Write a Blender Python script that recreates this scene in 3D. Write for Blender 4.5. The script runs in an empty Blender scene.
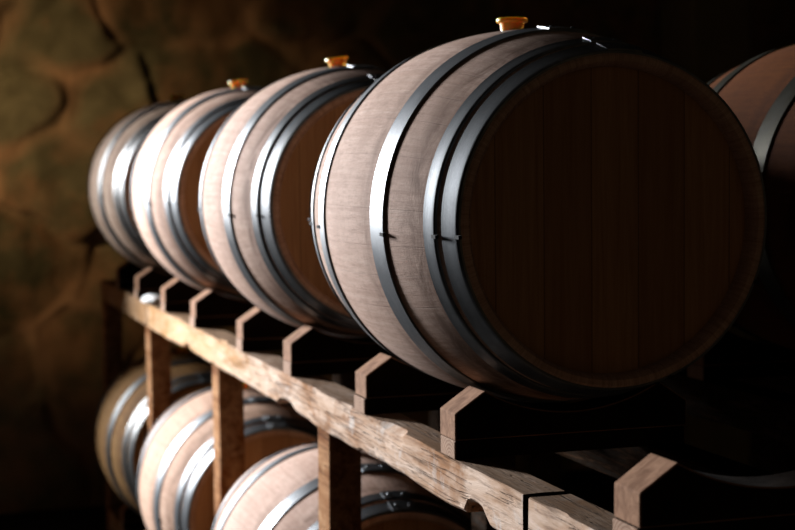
import bpy, bmesh, math, random
import numpy as np
from mathutils import Vector, Matrix, noise
rnd = random.Random(7)
SC = bpy.context.scene
COL = SC.collection
H = 1.66            # height of the upper barrels' axis above the floor
RB, RH, HL = .35, .279, .4613

# ------------------------------------------------------------------ helpers
def tag(o, label=None, cat=None, group=None, kind=None):
    for k, v in (('label', label), ('category', cat), ('group', group), ('kind', kind)):
        if v: o[k] = v
    return o

def obj(name, bm, m, parent=None, smooth=False, loc=None, autosmooth=None):
    me = bpy.data.meshes.new(name)
    bmesh.ops.recalc_face_normals(bm, faces=bm.faces[:])
    bm.to_mesh(me); bm.free()
    if smooth:
        me.polygons.foreach_set('use_smooth', [True]*len(me.polygons))
    if autosmooth is not None:
        me.polygons.foreach_set('use_smooth', [True]*len(me.polygons))
        me.set_sharp_from_angle(angle=autosmooth)
    me.materials.append(m)
    o = bpy.data.objects.new(name, me); COL.objects.link(o)
    if parent: o.parent = parent
    if loc: o.location = loc
    return o

def empty(name, loc, rz=0):
    o = bpy.data.objects.new(name, None); COL.objects.link(o)
    o.location = loc; o.rotation_euler = (0, 0, rz); o.empty_display_size = .1
    return o

def copy_tree(o, parent=None):
    c = o.copy(); COL.objects.link(c); c.parent = parent
    for ch in [x for x in bpy.data.objects if x.parent == o]:
        copy_tree(ch, c)
    return c

def box(bm, x0, x1, y0, y1, z0, z1, bev=0):
    r = bmesh.ops.create_cube(bm, size=1)
    for v in r['verts']:
        v.co = Vector((x0+(v.co.x+.5)*(x1-x0), y0+(v.co.y+.5)*(y1-y0), z0+(v.co.z+.5)*(z1-z0)))
    if bev:
        es = list({e for v in r['verts'] for e in v.link_edges})
        bmesh.ops.bevel(bm, geom=es, offset=bev, segments=2, affect='EDGES', profile=.5)

def revolve(bm, prof, n=96, closed=False, a0=0, a1=2*math.pi):
    """prof: list of (t along Y, radius). revolve about Y."""
    full = abs(a1-a0-2*math.pi) < 1e-6
    m = n if full else n+1
    rings = []
    for i in range(m):
        a = a0+(a1-a0)*i/n
        rings.append([bm.verts.new((r*math.sin(a), t, r*math.cos(a))) for t, r in prof])
    k = len(prof)
    for i in range(n):
        A, B = rings[i], rings[(i+1) % m]
        for j in range(k if closed else k-1):
            bm.faces.new((A[j], A[(j+1) % k], B[(j+1) % k], B[j]))
    return rings

# ------------------------------------------------------------------ materials
class NT:
    def __init__(s, name):
        s.m = bpy.data.materials.new(name); s.m.use_nodes = True
        s.t = s.m.node_tree; s.n = s.t.nodes; s.b = s.n['Principled BSDF']
    def new(s, t, **kw):
        n = s.n.new(t)
        for k, v in kw.items(): setattr(n, k, v)
        return n
    def link(s, a, b): s.t.links.new(a, b)
    def set(s, node, key, val):
        if hasattr(val, 'is_output'): s.link(val, node.inputs[key])
        else: node.inputs[key].default_value = val
    def math(s, op, a, b=0, c=None):
        n = s.new('ShaderNodeMath', operation=op)
        s.set(n, 0, a); s.set(n, 1, b)
        if c is not None: s.set(n, 2, c)
        return n.outputs[0]
    def mix(s, f, a, b, mode='MIX'):
        n = s.new('ShaderNodeMix', data_type='RGBA', blend_type=mode)
        s.set(n, 0, f); s.set(n, 6, a); s.set(n, 7, b)
        return n.outputs[2]
    def coord(s): return s.new('ShaderNodeTexCoord').outputs['Object']
    def xyz(s, c):
        n = s.new('ShaderNodeSeparateXYZ'); s.link(c, n.inputs[0]); return n.outputs
    def vec(s, x, y, z):
        n = s.new('ShaderNodeCombineXYZ')
        s.set(n, 0, x); s.set(n, 1, y); s.set(n, 2, z); return n.outputs[0]
    def mapn(s, c, scale=(1, 1, 1), loc=(0, 0, 0)):
        n = s.new('ShaderNodeMapping'); s.link(c, n.inputs[0])
        n.inputs['Scale'].default_value = scale; n.inputs['Location'].default_value = loc
        return n.outputs[0]
    def noise(s, v, sc=5, det=4, rough=.55, dist=0):
        n = s.new('ShaderNodeTexNoise'); s.link(v, n.inputs['Vector'])
        n.inputs['Scale'].default_value = sc; n.inputs['Detail'].default_value = det
        n.inputs['Roughness'].default_value = rough; n.inputs['Distortion'].default_value = dist
        return n.outputs[0]
    def ramp(s, f, *stops):
        n = s.new('ShaderNodeValToRGB'); s.link(f, n.inputs[0])
        e = n.color_ramp.elements
        while len(e) < len(stops): e.new(.5)
        for i, (p, c) in enumerate(stops):
            e[i].position = p
            e[i].color = (c, c, c, 1) if isinstance(c, (int, float)) else (*c, 1)
        return n.outputs[0]
    def bump(s, h, strength=.3, dist=.002, prev=None):
        n = s.new('ShaderNodeBump'); s.link(h, n.inputs['Height'])
        n.inputs['Strength'].default_value = strength; n.inputs['Distance'].default_value = dist
        if prev is not None: s.link(prev, n.inputs['Normal'])
        s.link(n.outputs[0], s.b.inputs['Normal']); return n.outputs[0]
    def objrand(s): return s.new('ShaderNodeObjectInfo').outputs['Random']

def mat_stave():
    s = NT('oak_staves'); c = s.coord(); x, y, z = s.xyz(c)[:]
    ang = s.math('ARCTAN2', x, z)
    u = s.math('MULTIPLY', ang, 30/(2*math.pi))
    # uneven stave widths
    u = s.math('ADD', u, s.math('MULTIPLY', s.math('SINE', s.math('MULTIPLY', ang, 7)), .22))
    idn = s.math('FLOOR', u)
    w = s.new('ShaderNodeTexWhiteNoise', noise_dimensions='2D')
    s.link(s.vec(idn, s.math('MULTIPLY', s.objrand(), 17), 0), w.inputs['Vector'])
    fr = s.math('FRACT', u)
    edge = s.math('MINIMUM', fr, s.math('SUBTRACT', 1, fr))
    seam = s.ramp(edge, (0, .45), (.016, 1.))
    g = s.noise(s.vec(s.math('MULTIPLY', ang, 26), s.math('MULTIPLY', y, 3.2), s.math('MULTIPLY', w.outputs[0], 9)), 1.5, 6, .65, .4)
    fine = s.noise(s.vec(s.math('MULTIPLY', ang, 30), s.math('MULTIPLY', y, 240), 0), 1.0, 3, .7)
    fine2 = s.noise(s.vec(s.math('MULTIPLY', ang, 150), s.math('MULTIPLY', y, 26), 0), 1.2, 4, .7)
    blot = s.noise(c, 6, 5, .6, .6)
    base = s.ramp(g, (.25, (.38, .245, .19)), (.5, (.54, .375, .305)), (.75, (.62, .465, .385)))
    base = s.mix(s.math('MULTIPLY', w.outputs[0], .22), base, (.36, .22, .145, 1))
    base = s.mix(s.math('MULTIPLY', s.ramp(blot, (.47, 0.), (.70, 1.)), .42), base, (.24, .13, .085, 1))
    base = s.mix(s.math('MULTIPLY', s.ramp(fine2, (.52, 0.), (.68, 1.)), .42), base, (.20, .11, .07, 1))
    base = s.mix(s.math('MULTIPLY', s.ramp(fine, (.5, 0.), (.68, 1.)), .34), base, (.22, .13, .09, 1))
    # rust-brown weeping along the hoops' rims
    for t0 in (-.168, -.228, -.358, .175, .113):
        d = s.math('ABSOLUTE', s.math('SUBTRACT', y, t0))
        k = s.math('MULTIPLY', s.ramp(d, (0, 1.), (.014, 0.)), s.ramp(s.noise(c, 14, 3), (.35, .25), (.65, .8)))
        base = s.mix(k, base, (.20, .085, .045, 1))
    stn = s.noise(s.vec(s.math('MULTIPLY', ang, 1.6), s.math('MULTIPLY', y, 9), s.math('MULTIPLY', s.objrand(), 30)), 2.0, 6, .65, .8)
    for t0, wd, st_ in ((-.325, .055, .95), (-.14, .03, .6), (.21, .05, .4)):
        d = s.math('ABSOLUTE', s.math('SUBTRACT', y, t0))
        k = s.math('MULTIPLY', s.ramp(d, (0, 1.), (wd, 0.)), s.ramp(stn, (.34, 0.), (.56, st_)))
        base = s.mix(k, base, (.17, .095, .062, 1))
    base = s.mix(s.math('MULTIPLY', s.math('SUBTRACT', 1, seam), .40), base, (.10, .06, .04, 1))
    mot = s.noise(s.vec(s.math('MULTIPLY', ang, 60), s.math('MULTIPLY', y, 22), 3), 1.0, 5, .75, .5)
    base = s.mix(s.math('MULTIPLY', s.ramp(mot, (.50, 0.), (.66, 1.)), .40), base, (.21, .125, .09, 1))
    base = s.mix(1, base, s.new('ShaderNodeObjectInfo').outputs['Color'], 'MULTIPLY')     # per-cask oak tone; weaker light on far casks is painted in
    s.link(base, s.b.inputs['Base Color'])
    s.b.inputs['Roughness'].default_value = .8
    s.b.inputs['Specular IOR Level'].default_value = .06
    hgt = s.math('ADD', s.math('MULTIPLY', seam, .6), s.math('MULTIPLY', fine, .35))
    hgt = s.math('ADD', hgt, s.math('MULTIPLY', fine2, .5))
    s.bump(hgt, .5, .0025)
    return s.m

def mat_head():
    s = NT('oak_head_boards'); c = s.coord(); x, y, z = s.xyz(c)[:]
    u = s.math('ADD', s.math('MULTIPLY', x, 11.5), .38)
    w = s.new('ShaderNodeTexWhiteNoise', noise_dimensions='2D')
    s.link(s.vec(s.math('FLOOR', u), s.math('MULTIPLY', s.objrand(), 11), 0), w.inputs['Vector'])
    fr = s.math('FRACT', u)
    seam = s.ramp(s.math('MINIMUM', fr, s.math('SUBTRACT', 1, fr)), (0, 0.), (.02, 1.))
    g = s.noise(s.vec(s.math('MULTIPLY', x, 60), s.math('MULTIPLY', w.outputs[0], 20), s.math('MULTIPLY', z, 2.5)), 1.5, 6, .65, .5)
    base = s.ramp(g, (.25, (.27, .135, .06)), (.7, (.46, .27, .14)))
    base = s.mix(s.math('MULTIPLY', w.outputs[0], .55), base, (.20, .09, .035, 1))
    base = s.mix(s.math('MULTIPLY', s.math('SUBTRACT', 1, seam), .7), base, (.05, .025, .01, 1))
    s.link(base, s.b.inputs['Base Color']); s.b.inputs['Roughness'].default_value = .6
    s.b.inputs['Specular IOR Level'].default_value = .25
    s.bump(s.math('ADD', seam, s.math('MULTIPLY', g, .3)), .3, .002)
    return s.m

def mat_steel():
    s = NT('galvanised_steel'); c = s.coord(); x, y, z = s.xyz(c)[:]
    ang = s.math('ARCTAN2', x, z)
    br = s.noise(s.vec(s.math('MULTIPLY', ang, 5), s.math('MULTIPLY', y, 500), 0), 1, 4, .7)
    bl = s.noise(c, 18, 4, .6)
    base = s.ramp(bl, (.3, (.065, .072, .080)), (.7, (.135, .147, .16)))
    base = s.mix(1, base, s.new('ShaderNodeObjectInfo').outputs['Color'], 'MULTIPLY')
    s.link(base, s.b.inputs['Base Color'])
    s.b.inputs['Metallic'].default_value = .8
    s.link(s.ramp(bl, (.3, .50), (.7, .36)), s.b.inputs['Roughness'])
    s.bump(br, .12, .001)
    return s.m

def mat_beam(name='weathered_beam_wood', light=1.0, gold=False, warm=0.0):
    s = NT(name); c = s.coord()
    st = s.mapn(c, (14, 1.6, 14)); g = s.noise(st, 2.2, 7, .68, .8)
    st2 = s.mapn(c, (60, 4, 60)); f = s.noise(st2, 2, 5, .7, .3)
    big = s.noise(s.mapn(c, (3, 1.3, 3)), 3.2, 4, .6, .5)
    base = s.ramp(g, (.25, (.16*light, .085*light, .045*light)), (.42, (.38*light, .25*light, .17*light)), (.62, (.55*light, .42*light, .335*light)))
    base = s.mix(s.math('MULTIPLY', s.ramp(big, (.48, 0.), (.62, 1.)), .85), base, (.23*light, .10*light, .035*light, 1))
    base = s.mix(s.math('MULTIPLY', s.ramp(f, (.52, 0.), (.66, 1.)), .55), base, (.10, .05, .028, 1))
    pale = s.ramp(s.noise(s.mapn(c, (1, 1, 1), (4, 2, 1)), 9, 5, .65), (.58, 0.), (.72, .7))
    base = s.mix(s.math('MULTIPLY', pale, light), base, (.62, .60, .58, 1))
    # checks (drying cracks)
    cr = s.ramp(s.noise(s.mapn(c, (30, 1.1, 34), (1, 5, 2)), 1.7, 3, .5, .2), (.470, 1.), (.492, 0.), (.51, 0.), (.53, 1.))
    cr = s.math('MAXIMUM', cr, s.ramp(big, (.42, 1.), (.5, 0.)))
    base = s.mix(s.math('MULTIPLY', s.math('SUBTRACT', 1, cr), .30), base, (.05, .025, .015, 1))
    if gold:     # the rail turns golden towards its far end; its last piece is darker
        yy = s.xyz(c)[1]
        base = s.mix(s.math('MULTIPLY', s.ramp(s.math('MULTIPLY_ADD', yy, .25, s.math('MULTIPLY', big, .3)), (.40, 0.), (.62, 1.)), .85), base, s.mix(.35, (.42, .235, .085, 1), base))
        base = s.mix(s.math('GREATER_THAN', yy, 3.076), base, s.mix(.6, (.16, .075, .025, 1), base))
    if warm: base = s.mix(warm, base, (1, .66, .36, 1), 'MULTIPLY')
    # upward faces painted darker, standing in for shade on the beam top
    nz_ = s.xyz(s.new('ShaderNodeNewGeometry').outputs['True Normal'])[2]
    base = s.mix(s.math('MULTIPLY', s.ramp(nz_, (.70, 0.), (.90, .95)), s.ramp(g, (.30, 1.), (.72, .75))), base, (.085*light, .045*light, .02*light, 1))
    s.link(base, s.b.inputs['Base Color']); s.b.inputs['Roughness'].default_value = .85
    s.b.inputs['Specular IOR Level'].default_value = .03*light
    hgt = s.math('ADD', s.math('MULTIPLY', g, .8), s.math('ADD', s.math('MULTIPLY', f, .5), s.math('MULTIPLY', cr, .8)))
    s.bump(hgt, .8, .004)
    return s.m

def mat_chock(name, rings):
    s = NT(name); c = s.coord(); x, y, z = s.xyz(c)[:]
    g = s.noise(s.mapn(c, (2, 22, 22)), 2.2, 5, .65, .6)
    base = s.ramp(g, (.3, (.15, .068, .034)), (.65, (.31, .17, .10)))
    big = s.noise(c, 16, 4, .6, .4)
    base = s.mix(s.math('MULTIPLY', s.ramp(big, (.48, 0.), (.62, 1.)), .55), base, (.12, .052, .024, 1))
    if rings:
        # annual rings around a pith below the end face; they run the length of the board
        d = s.math('SQRT', s.math('ADD', s.math('POWER', s.math('ADD', y, .012), 2), s.math('POWER', s.math('ADD', z, .02), 2)))
        d = s.math('ADD', d, s.math('MULTIPLY', s.noise(c, 30, 2), .004))
        r = s.math('SINE', s.math('MULTIPLY', d, 2*math.pi/.0068))
        base = s.mix(s.math('MULTIPLY', s.ramp(s.math('ADD', s.math('MULTIPLY', r, .5), .5), (.35, 0.), (.7, 1.)), .6), s.mix(.5, base, (.48, .34, .25, 1)), (.17, .085, .05, 1))
    s.link(base, s.b.inputs['Base Color']); s.b.inputs['Roughness'].default_value = .85
    s.b.inputs['Specular IOR Level'].default_value = .06
    s.bump(g, .5, .002)
    return s.m

def mat_bung():
    s = NT('amber_silicone')
    s.b.inputs['Base Color'].default_value = (1.0, .56, .07, 1)
    s.b.inputs['Roughness'].default_value = .28
    s.b.inputs['Subsurface Weight'].default_value = 1.0
    s.b.inputs['Subsurface Radius'].default_value = (1.0, .42, .08)
    s.b.inputs['Subsurface Scale'].default_value = .022
    s.b.inputs['Transmission Weight'].default_value = .15
    return s.m

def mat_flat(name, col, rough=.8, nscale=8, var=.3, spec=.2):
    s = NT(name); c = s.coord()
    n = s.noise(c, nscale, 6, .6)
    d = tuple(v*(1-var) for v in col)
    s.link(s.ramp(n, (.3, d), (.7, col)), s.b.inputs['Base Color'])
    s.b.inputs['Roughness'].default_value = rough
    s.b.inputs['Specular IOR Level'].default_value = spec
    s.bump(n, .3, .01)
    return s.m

def mat_stone():
    s = NT('rubble_stone'); c = s.coord()
    at = s.new('ShaderNodeAttribute', attribute_name='stone'); r = s.xyz(at.outputs['Vector'])
    n = s.noise(c, 5, 7, .65, .5); n2 = s.noise(c, 2.1, 4, .6)
    base = s.ramp(n, (.3, (.12, .10, .05)), (.7, (.27, .225, .12)))
    base = s.mix(s.math('MULTIPLY', r[0], .8), base, (.06, .05, .022, 1))
    base = s.mix(s.math('MULTIPLY', s.ramp(n2, (.45, 0.), (.62, 1.)), .7), base, (.36, .18, .085, 1))
    base = s.mix(r[1], base, (.46, .255, .13, 1))          # mortar
    s.link(base, s.b.inputs['Base Color']); s.b.inputs['Roughness'].default_value = .9
    s.b.inputs['Specular IOR Level'].default_value = .1
    s.bump(n, .6, .02)
    return s.m

M = dict(shaded=mat_flat('board_painted_shade', (.014, .008, .0045), .95, 20, .5, .02), shadedwood=mat_beam('timber_painted_shade', .06), stave=mat_stave(), head=mat_head(), steel=mat_steel(), beam=mat_beam('weathered_beam_wood', 1.15, True), post=mat_beam('post_wood', .6, False, .9),  # board and dark timber: shade painted in as near-black wood
         chock=mat_chock('cradle_wood', False), chockr=mat_chock('bearer_end_grain_wood', True), bung=mat_bung(), stone=mat_stone(),
         nail=mat_flat('dark_iron', (.010, .010, .010), .95), plaster=mat_flat('dark_plaster', (.022, .017, .012), .9),
         floor=mat_flat('earth_floor', (.014, .011, .008), .9, 5), ceil=mat_flat('dark_ceiling', (.03, .022, .015), .9),
         pillar=mat_flat('pillar_plaster', (.28, .23, .13), .9, 3), cloth=mat_flat('white_cloth', (.85, .85, .84), .9, 30, .1))

# ------------------------------------------------------------------ barrel
def rad(t): return RB-(RB-RH)*(t/HL)**2

def hoop_bm(t0, t1, lift=.0010, th=.0027):
    lo, hi = (t0, t1)
    n = 5; ts = [lo+(hi-lo)*i/n for i in range(n+1)]
    # a hoop is a flat band: straight cone between its two edges
    ra, rb = rad(lo)+lift, rad(hi)+lift
    mid = max(0, rad((lo+hi)/2)-(rad(lo)+rad(hi))/2)
    out = [(t, ra+(rb-ra)*(t-lo)/(hi-lo)+mid+th) for t in ts]
    b = .0009
    prof = [(lo, ra+mid-.002), (lo, out[0][1]-b), (lo+b, out[0][1])]+out[1:-1]+[(hi-b, out[-1][1]), (hi, out[-1][1]-b), (hi, rb+mid-.002)]
    bm = bmesh.new(); revolve(bm, prof, 128, closed=True)
    # lapped end of the band: a second thickness over a short arc
    a0 = -.06
    prof2 = [(lo+.001, ra+mid), (lo+.001, out[0][1]+th*1.1), (hi-.001, out[-1][1]+th*1.1), (hi-.001, rb+mid)]
    rg = revolve(bm, prof2, 8, closed=True, a0=a0, a1=a0+.22)
    for R_ in (rg[0], rg[-1]): bm.faces.new(R_)
    return bm, out

def rivet_bm(t, r, a, R=.0055, h=.004):
    bm = bmesh.new()
    n = Vector((math.sin(a), 0, math.cos(a)))
    q = n.to_track_quat('Z', 'Y').to_matrix().to_4x4()
    bmesh.ops.create_uvsphere(bm, u_segments=10, v_segments=6, radius=1, matrix=Matrix.Translation(n*r+Vector((0, t, 0))) @ q @ Matrix.Diagonal((R, R, h, 1)))
    return bm

def make_barrel():
    root = empty('wine_barrel', (0, 0, 0))
    ctr = (0, 0, RB)
    # shell of staves: outer bulge, chime, inner croze
    outer = [(-HL+HL*2*i/44, rad(-HL+HL*2*i/44)) for i in range(45)]
    e = .004
    prof = [(-HL+.034, .2585), (-HL+.010, .2600), (-HL+.001, .2665), (-HL, RH-e)] + [(-HL+e, rad(-HL+e))] + outer[1:-1] + \
           [(HL-e, rad(HL-e)), (HL, RH-e), (HL-.001, .2665), (HL-.010, .2600), (HL-.034, .2585)]
    inner = [(t, r-.024) for t, r in reversed(outer[2:-2])]
    prof = prof+[(HL-.038, .2585)]+inner+[(-HL+.038, .2585)]
    bm = bmesh.new(); revolve(bm, prof, 144, closed=True)
    obj('stave_shell', bm, M['stave'], root, loc=ctr, autosmooth=math.radians(35))
    for sgn in (-1, 1):
        bm = bmesh.new()
        t = sgn*(HL-.034); ti = sgn*(HL-.058)
        hp = [(t, .0001), (t, .235), (t, .2615), (t-sgn*.004, .2625), (ti, .258), (ti, .0001)]
        revolve(bm, hp, 96, closed=True)
        bmesh.ops.remove_doubles(bm, verts=bm.verts[:], dist=.0003)
        obj('head', bm, M['head'], root, loc=ctr, autosmooth=math.radians(30))
    for t0, t1 in ((-.4585, -.413), (-.396, -.361), (-.224, -.171), (.115, .168), (.262, .297), (.413, .4585)):
        bm, out = hoop_bm(t0, t1)
        ho = obj('hoop', bm, M['steel'], root, loc=ctr, autosmooth=math.radians(35))
        for a in (-.01, .11):
            tm = (t0+t1)/2; rr = out[2][1]+.0028
            obj('rivet', rivet_bm(tm, rr, a), M['steel'], ho, smooth=True)
        # hoop nail: flat-headed iron nail hooked over the hoop's inner rim
        tn = t1 if t0 > 0 else t0
        s_ = 1 if t0 < 0 else -1
        edge = t1 if t0 < 0 else t0
        edge = t0 if t0 < 0 else t1
        for a in (-math.pi/2-.068, math.pi/2+.4, math.pi-.35 if t0 < 0 else 2.6):
            bm = bmesh.new()
            L = .011
            r0 = rad(edge)+.001
            box(bm, -.0030, .0030, min(edge-s_*.008, edge+s_*L), max(edge-s_*.008, edge+s_*L), r0, r0+.0060)
            bmesh.ops.rotate(bm, verts=bm.verts[:], cent=(0, 0, 0), matrix=Matrix.Rotation(a, 3, 'Y'))
            obj('hoop_nail', bm, M['nail'], ho)
    # silicone bung on top
    bm = bmesh.new()
    pr = [(0, .0001), (0, .0215), (.014, .0235), (.0185, .0245), (.0200, .0290), (.0225, .0305), (.0265, .0305), (.0285, .0290), (.0285, .0205), (.0265, .0190), (.0265, .0001)]
    revolve(bm, pr, 40)
    bmesh.ops.rotate(bm, verts=bm.verts[:], cent=(0, 0, 0), matrix=Matrix.Rotation(math.radians(90), 3, 'X'))
    bmesh.ops.remove_doubles(bm, verts=bm.verts[:], dist=.0003)
    b = obj('bung', bm, M['bung'], root, loc=(0, 0, 2*RB-.003), autosmooth=math.radians(40))
    b['label'] = 'amber translucent silicone bung'
    return root

proto = make_barrel()
GU, GL = 'barrels on the upper tier of the front rack', 'barrels on the lower tier of the front rack'
barrels = [  # x, y, z axis, yaw, label, group, bung tilt
 (0, 0, H-.000, .0042, 'nearest and largest oak wine barrel, its dark round head facing the viewer', GU, (0, 0)),
 (-.0096, 1.1905, H-.0005, -.0259, 'oak wine barrel directly behind the nearest one on the upper tier, second along the row', GU, (.02, -.13)),
 (-.0087, 2.4152, H-.0002, -.0232, 'pale sunlit oak barrel on the upper tier, third along the row', GU, (.05, -.12)),
 (-.0076, 3.5675, H-.0002, -.0098, 'farthest upper oak barrel, at the left end beside the stone wall', GU, (.03, -.05)),
 (0, 1.192, H-1.017, 0, 'bright oak barrel on the lower tier, nearest of the three lower barrels', GL, (0, 0)),
 (0, 2.455, H-1.017, 0, 'oak barrel on the lower tier between the two left posts, middle of the lower three', GL, (0, 0)),
 (0, 3.580, H-1.017, 0, 'dim tan oak barrel at the far left of the lower tier', GL, (0, 0)),
 (.8409, .1335, H+.0117, -.0373, 'dimly lit oak barrel in the second row, at the right edge behind the nearest barrel', None, (0, 0)),
]
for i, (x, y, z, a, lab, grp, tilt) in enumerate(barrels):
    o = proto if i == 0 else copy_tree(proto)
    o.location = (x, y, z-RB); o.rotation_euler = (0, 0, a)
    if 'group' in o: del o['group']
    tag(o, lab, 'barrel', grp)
tints = [(1, 1, 1, 1), (1, .98, .96, 1), (1, .97, .93, 1), (.66, .68, .62, 1), (.88, .88, .88, 1), (.78, .74, .67, 1), (.40, .31, .13, 1), (.20, .085, .018, 1)]  # low values also paint dimness onto the far and second-row casks
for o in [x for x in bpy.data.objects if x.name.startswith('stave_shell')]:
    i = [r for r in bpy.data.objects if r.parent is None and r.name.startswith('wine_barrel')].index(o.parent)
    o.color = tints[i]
for o in [x for x in bpy.data.objects if x.name.startswith('hoop') and 'nail' not in x.name]:
    if abs(o.parent.location.x) > .5: o.color = (.42, .34, .2, 1)      # second-row hoops: golden tint, dimness painted into the steel
    elif o.parent.location.y > 3.3: o.color = (.5, .47, .42, 1)        # far-end hoops: weaker gleam painted in as darker steel
    elif o.parent.location.y > .9: o.color = (.7, .7, .7, 1)  # middle hoops: highlights cut by a darker colour
for o in [x for x in bpy.data.objects if x.name.startswith('bung')]:
    i = [r for r in bpy.data.objects if r.parent is None and r.name.startswith('wine_barrel')].index(o.parent)
    t = barrels[i][6]
    o.rotation_euler = (t[0], t[1], 0)

# ------------------------------------------------------------------ racks
XB = .225; BW = .075; ZT = -.418; ZBm = -.505     # beams: outer face, width, top, bottom (relative to the barrel axis)
def beam_bm(side, y0, y1, zc, seed, features=True):
    """sawn timber, cross section swept along Y with waney lower edge, chips and bites."""
    bm = bmesh.new()
    n = max(8, int((y1-y0)/.018)); rings = []
    xo, xi = side*XB, side*(XB-BW)
    sg = -side
    def nz(a, b): return noise.noise(Vector((a, b, seed)))
    for i in range(n+1):
        y = y0+(y1-y0)*i/n
        zt = zc+ZT; zb = zc+ZBm
        low = .007*nz(y*3.1, 1)+.004*nz(y*11, 3)
        bite = 0; chip = 0
        if features:
            for yc, w, d in ((-.375, .055, .030), (.955, .085, .017), (2.27, .05, .016), (.30, .03, .006), (1.85, .04, .008)):
                bite = max(bite, d*max(0, 1-((y-yc)/w)**2)**.5 if abs(y-yc) < w else 0)
            for yc, w, d in ((.09, .085, .016), (1.72, .06, .010), (.42, .05, .006), (-.72, .04, .006), (2.45, .06, .008)):
                chip = max(chip, d*max(0, 1-((y-yc)/w)**4) if abs(y-yc) < w else 0)
        chip += .0022+.0016*nz(y*14, 7)
        fo = .0016*nz(y*6, 11)
        ew = .010+.009*nz(y*4.3, 5)          # wane width
        ow = max(.003, ew)
        def P(x, z): return (x, y, z)
        ring = [P(xo+sg*chip*1.1, zt+.001*nz(y*9, 2)),
                P(xo+sg*(.25*chip+fo), zt-chip*.75),
                P(xo+sg*fo, zt-.03-.3*chip),
                P(xo+sg*(fo+.0015*nz(y*8, 8)), zb+.03+bite*.5),
                P(xo+sg*(.001+fo), zb+ow*.7+bite+low),
                P(xo+sg*ow*.8, zb+bite+low),
                P((xo+xi)/2, zb+bite*.9+low*.6),
                P(xi-sg*.003, zb), P(xi, zb+.004), P(xi, zt-.004), P(xi-sg*.003, zt),
                P((xo+xi)/2, zt+.0015*nz(y*7, 4))]
        rings.append([bm.verts.new(p) for p in ring])
    k = len(rings[0])
    for i in range(n):
        for j in range(k):
            bm.faces.new((rings[i][j], rings[i][(j+1) % k], rings[i+1][(j+1) % k], rings[i+1][j]))
    bm.faces.new(rings[0]).material_index = 1; bm.faces.new(rings[-1]).material_index = 1  # cut ends painted near-black, standing in for shade in the joints
    return bm

def chock_bm(y0, y1, zc, skew=0):
    """cradle board: chamfered ends and a hollow for the barrel; profile in XZ, extruded in Y."""
    bm = bmesh.new()
    zt, zs, zb = zc-.300, zc-.337, zc-.3855
    xo, xs = XB, .170
    pts = [(-xo, zb+.001), (-xo, zs), (-xs, zt)]
    Rc = .3442
    x1 = math.sqrt(Rc**2-.300**2)
    for i in range(17):
        x = -x1+2*x1*i/16
        pts.append((x, zc-math.sqrt(Rc**2-x*x)))
    pts += [(xs, zt), (xo, zs), (xo, zb+.001)]
    A = [bm.verts.new((x, y0, z)) for x, z in pts]; B = [bm.verts.new((x, y1, z)) for x, z in pts]
    k = len(pts)
    for i in range(k): bm.faces.new((A[i], A[(i+1) % k], B[(i+1) % k], B[i]))
    bm.faces.new(A); bm.faces.new(B[::-1])
    bmesh.ops.recalc_face_normals(bm, faces=bm.faces[:])
    es = [e for e in bm.edges if e.calc_face_angle(0) > .5]
    for f in bm.faces: f.material_index = 0 if abs(f.normal.x) > .5 and abs(f.calc_center_median().x) > .165 else 1  # all but the ends get the board with shade painted in
    bmesh.ops.bevel(bm, geom=es, offset=.0022, segments=2, affect='EDGES', profile=.5)
    return bm

def make_rack(x0, tiers, ydat, beams, posts, label, features):
    root = empty('barrel_rack', (x0, 0, 0))
    tag(root, label, 'rack')
    for ti, (zc, ys) in enumerate(tiers):
        for side in (-1, 1):
            spans = beams if ti == 0 else [(a+.1, b) for a, b in zip(posts, posts[1:])]     # lower rails fit between the posts
            for bi, (a, b) in enumerate(spans):
                bo = obj('beam', beam_bm(side, a, b, zc, 3.1*ti+1.7*side+bi, features and side < 0), M['beam'] if features and side < 0 else M['shadedwood'], root, autosmooth=math.radians(18)); bo.data.materials.append(M['shaded'])
        for j, y in enumerate(ys):
            th = .080
            jit = rnd.uniform(-.003, .003)
            c = obj('cradle_block', chock_bm(-th/2, th/2, 0), M['chock'], root, loc=(0, y+th/2, zc))
            c.data.materials.append(M['shaded'])
            bm = bmesh.new()
            box(bm, -XB-.001+jit, XB, -th/2+.002, th/2-.002, -.0163, .0163, .0025)
            for f in bm.faces: f.material_index = 0 if abs(f.calc_center_median().x) > XB-.004 else 1
            c = obj('bearer_strip', bm, M['chockr'], root, loc=(0, y+th/2+.001, zc-.4018)); c.data.materials.append(M['shaded'])
    top = tiers[0][0]+ZBm
    for y in posts:
        for side in (-1, 1):
            bm = bmesh.new()
            # the posts stand under the upper beam; the lower beams run past their inner sides
            box(bm, -.0375, .0375, -.05, .05, 0, top+.003, .003)
            bmesh.ops.subdivide_edges(bm, edges=[e for e in bm.edges if abs(e.verts[0].co.z-e.verts[1].co.z) > .5], cuts=24)
            sd = rnd.random()*20
            for v in bm.verts:
                v.co.x += .0022*noise.noise(Vector((v.co.z*5, sd, 0))); v.co.y += .003*noise.noise(Vector((v.co.z*4, sd, 5)))
            obj('post', bm, M['post'] if features and side < 0 else M['shadedwood'], root, loc=(side*(XB-.0375), y+.05, 0))
    return root

ysU = [-1.56, -.9957, -.281+.0, .2555, .886, 1.4286, 2.115, 2.679, 3.272, 3.80]
ysL = [.892, 1.432, 2.155, 2.695, 3.28, 3.82]
beams = [(-1.9, -.612), (-.588, 3.07), (3.082, 4.37)]
posts = [-1.75, -.65, .549, 1.765, 3.010, 4.25]
make_rack(0, [(H, ysU), (H-1.017, ysL)], None, beams, posts,
          'long weathered timber barrel rack running under the row of lit barrels', True)
make_rack(.84, [(H+.0117, [-.15, .37])], None, [(-1.2, 2.4)], [-1.0, .7, 2.2],
          'shadowed timber rack under the second row barrel at the right edge', False)

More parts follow.
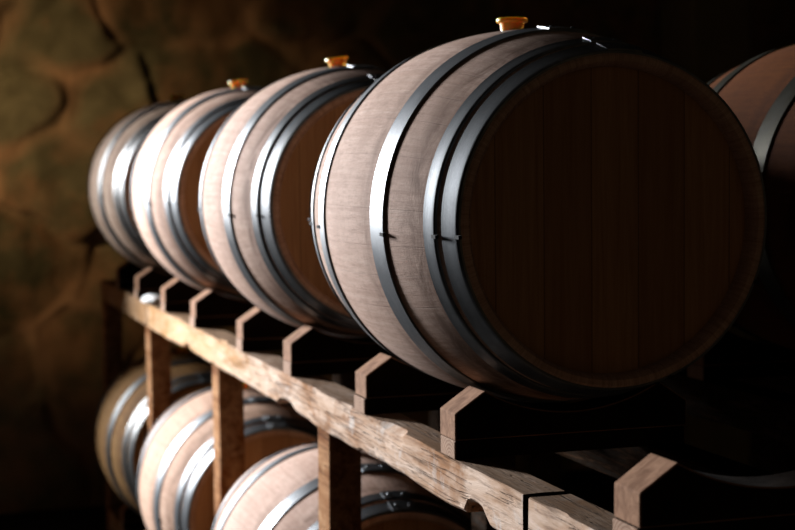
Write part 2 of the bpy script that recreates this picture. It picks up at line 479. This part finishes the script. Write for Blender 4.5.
# small crumpled white cloth left on the beam between two far cradles
bm = bmesh.new()
bmesh.ops.create_icosphere(bm, subdivisions=4, radius=1)
for v in bm.verts:
    n = 1+.25*noise.noise(v.co*2.3)+.10*noise.noise(v.co*6)
    v.co = Vector((v.co.x*.036*n, v.co.y*.085*n, max(-.014, v.co.z*.017*n)))
o = obj('crumpled_cloth', bm, M['cloth'], None, smooth=True, loc=(-.205, 3.06, H+ZT+.0150))
tag(o, 'small crumpled white cloth lying on the rack beam near its far left end', 'cloth')

# ------------------------------------------------------------------ the room
YW = 5.4; XL, XR = -5.0, 4.2; ZC = 3.9
DX0, DX1, DZ = -3.30, -1.90, 3.35         # doorway in the back wall, left of the picture
def back_wall():
    rs = np.random.RandomState(11)
    # stones: jittered grid seeds, a little wider than tall
    sx, sz = .60, .46
    seeds = []
    for j in range(-1, int(ZC/sz)+2):
        for i in range(-1, int((XR-XL)/sx)+2):
            seeds.append((XL+(i+.5+(j % 2)*.5)*sx+rs.uniform(-.17, .17), (j+.5)*sz+rs.uniform(-.13, .13)))
    S = np.array(seeds); tone = rs.rand(len(S)); hgt = rs.uniform(.0, .035, len(S)); tiltx = rs.uniform(-.14, .14, len(S)); tiltz = rs.uniform(-.14, .14, len(S))
    st = .02
    xs = np.arange(XL, XR+1e-6, st); zs = np.arange(0, ZC+1e-6, st)
    bm = bmesh.new(); lay = bm.verts.layers.float_vector.new('stone'); grid = []
    for z in zs:
        row = []
        for x in xs:
            wx = x+.17*noise.noise(Vector((x*2.2, z*2.2, 0)))+.05*noise.noise(Vector((x*6, z*6, 2)))
            wz = z+.17*noise.noise(Vector((x*2.2, z*2.2, 7)))+.05*noise.noise(Vector((x*6, z*6, 9)))
            d = np.hypot(S[:, 0]-wx, (S[:, 1]-wz)*1.15)
            i1, i2 = np.argpartition(d, 2)[:2]
            if d[i1] > d[i2]: i1, i2 = i2, i1
            e = d[i2]-d[i1]
            k = min(1, max(0, (e-.012)/.11)); k = k*k*(3-2*k)
            dep = k*(.004+.5*hgt[i1]+tiltx[i1]*(wx-S[i1, 0])+tiltz[i1]*(wz-S[i1, 1]))
            dep += .012*noise.noise(Vector((x*9, z*9, 4)))+.02*noise.noise(Vector((x*3, z*3, 14)))
            v = bm.verts.new((x, YW-dep, z)); v[lay] = Vector((tone[i1], (1-min(1, e/.16))*min(1, max(0, .45+1.5*noise.noise(Vector((x*2.6, z*2.6, 21))))), 0)); row.append(v)
        grid.append(row)
    for j in range(len(zs)-1):
        for i in range(len(xs)-1):
            xc, zc = xs[i]+st/2, zs[j]+st/2
            if DX0 < xc < DX1 and zc < DZ: continue
            bm.faces.new((grid[j][i], grid[j][i+1], grid[j+1][i+1], grid[j+1][i]))
    bmesh.ops.delete(bm, geom=[v for v in bm.verts if not v.link_faces], context='VERTS')
    bmesh.ops.recalc_face_normals(bm, faces=bm.faces[:])
    # thickness of the wall behind the facing
    box(bm, XL-.3, DX0, YW+.03, YW+.45, 0, ZC); box(bm, DX1, XR+.3, YW+.03, YW+.45, 0, ZC); box(bm, DX0, DX1, YW+.03, YW+.45, DZ, ZC)
    return bm
o = obj('wall_back', back_wall(), M['stone'], None, smooth=True); o['kind'] = 'structure'
def struct(name, b, m):
    bm = bmesh.new(); box(bm, *b); o = obj(name, bm, m); o['kind'] = 'structure'; return o
struct('floor', (XL-.3, XR+.3, -6.5, YW+.45, -.1, 0), M['floor'])
struct('ceiling', (XL-.3, XR+.3, -6.5, YW+.45, ZC, ZC+.15), M['ceil'])
struct('wall_left', (XL-.3, XL, -6.5, YW+.45, 0, ZC), M['plaster'])
struct('wall_right', (XR, XR+.3, -6.5, YW+.45, 0, ZC), M['plaster'])
# timber lining of the doorway
bm = bmesh.new()
box(bm, DX0-.0, DX0+.07, YW-.09, YW+.46, 0, DZ+.0, .004); box(bm, DX1-.07, DX1, YW-.09, YW+.46, 0, DZ, .004); box(bm, DX0, DX1, YW-.09, YW+.46, DZ-.07, DZ, .004)
o = obj('door_1', bm, M['post']); o['kind'] = 'structure'
# plastered pier standing against the back wall
bm = bmesh.new(); box(bm, 3.05, 3.42, YW-.45, YW-.05, 0, ZC, .02)
o = obj('trim_1', bm, M['pillar']); o['kind'] = 'structure'

# ------------------------------------------------------------------ light
def area(name, loc, target, sx, sy, power, col):
    l = bpy.data.lights.new(name, 'AREA'); l.shape = 'RECTANGLE'; l.size = sx; l.size_y = sy; l.energy = power; l.color = col
    o = bpy.data.objects.new(name, l); COL.objects.link(o); o.location = loc
    o.rotation_euler = (Vector(target)-Vector(loc)).to_track_quat('-Z', 'Y').to_euler()
    return o
area('daylight_through_doorway', (-3.35, 7.1, H+1.3), (-.2, .8, H-.1), 0.7, 2.0, 2600, (.94, .965, 1.0))
l = bpy.data.lights.new('wall_fill_spot', 'SPOT'); l.energy = 195; l.spot_size = math.radians(48); l.spot_blend = 1; l.color = (1, .72, .42); l.shadow_soft_size = .15  # added fill spot for the back wall; no real lamp there
o = bpy.data.objects.new('wall_fill_spot', l); COL.objects.link(o); o.location = (-2.6, 3.7, 2.7)
o.rotation_euler = (Vector((-.75, 5.4, 2.0))-o.location).to_track_quat('-Z', 'Y').to_euler()
w = bpy.data.worlds.new('World'); SC.world = w; w.use_nodes = True
w.node_tree.nodes['Background'].inputs[0].default_value = (1, .66, .34, 1)
w.node_tree.nodes['Background'].inputs[1].default_value = .065

# ------------------------------------------------------------------ camera
F = 1614.4671; yaw, pitch, roll = .3125, -.0655, -.011
cy, sy, cp, sp = math.cos(yaw), math.sin(yaw), math.cos(pitch), math.sin(pitch)
fwd = Vector((sy*cp, cy*cp, sp)); right = Vector((cy, -sy, 0)); up = right.cross(fwd)
r2 = right*math.cos(roll)+up*math.sin(roll); u2 = -right*math.sin(roll)+up*math.cos(roll)
cam = bpy.data.cameras.new('Camera'); co = bpy.data.objects.new('Camera', cam); COL.objects.link(co)
mt = Matrix((r2, u2, -fwd)).transposed().to_4x4(); mt.translation = Vector((-1.1756, -2.9061, H+.1078))
co.matrix_world = mt
cam.sensor_width = 36; cam.lens = F*36/795; cam.clip_start = .05
cam.dof.use_dof = True; cam.dof.focus_distance = 2.65; cam.dof.aperture_fstop = 4.2
SC.camera = co
SC.view_settings.view_transform = 'Standard'; SC.view_settings.look = 'None'; SC.view_settings.gamma = 1
SC.view_settings.use_curve_mapping = False; SC.view_settings.exposure = 0
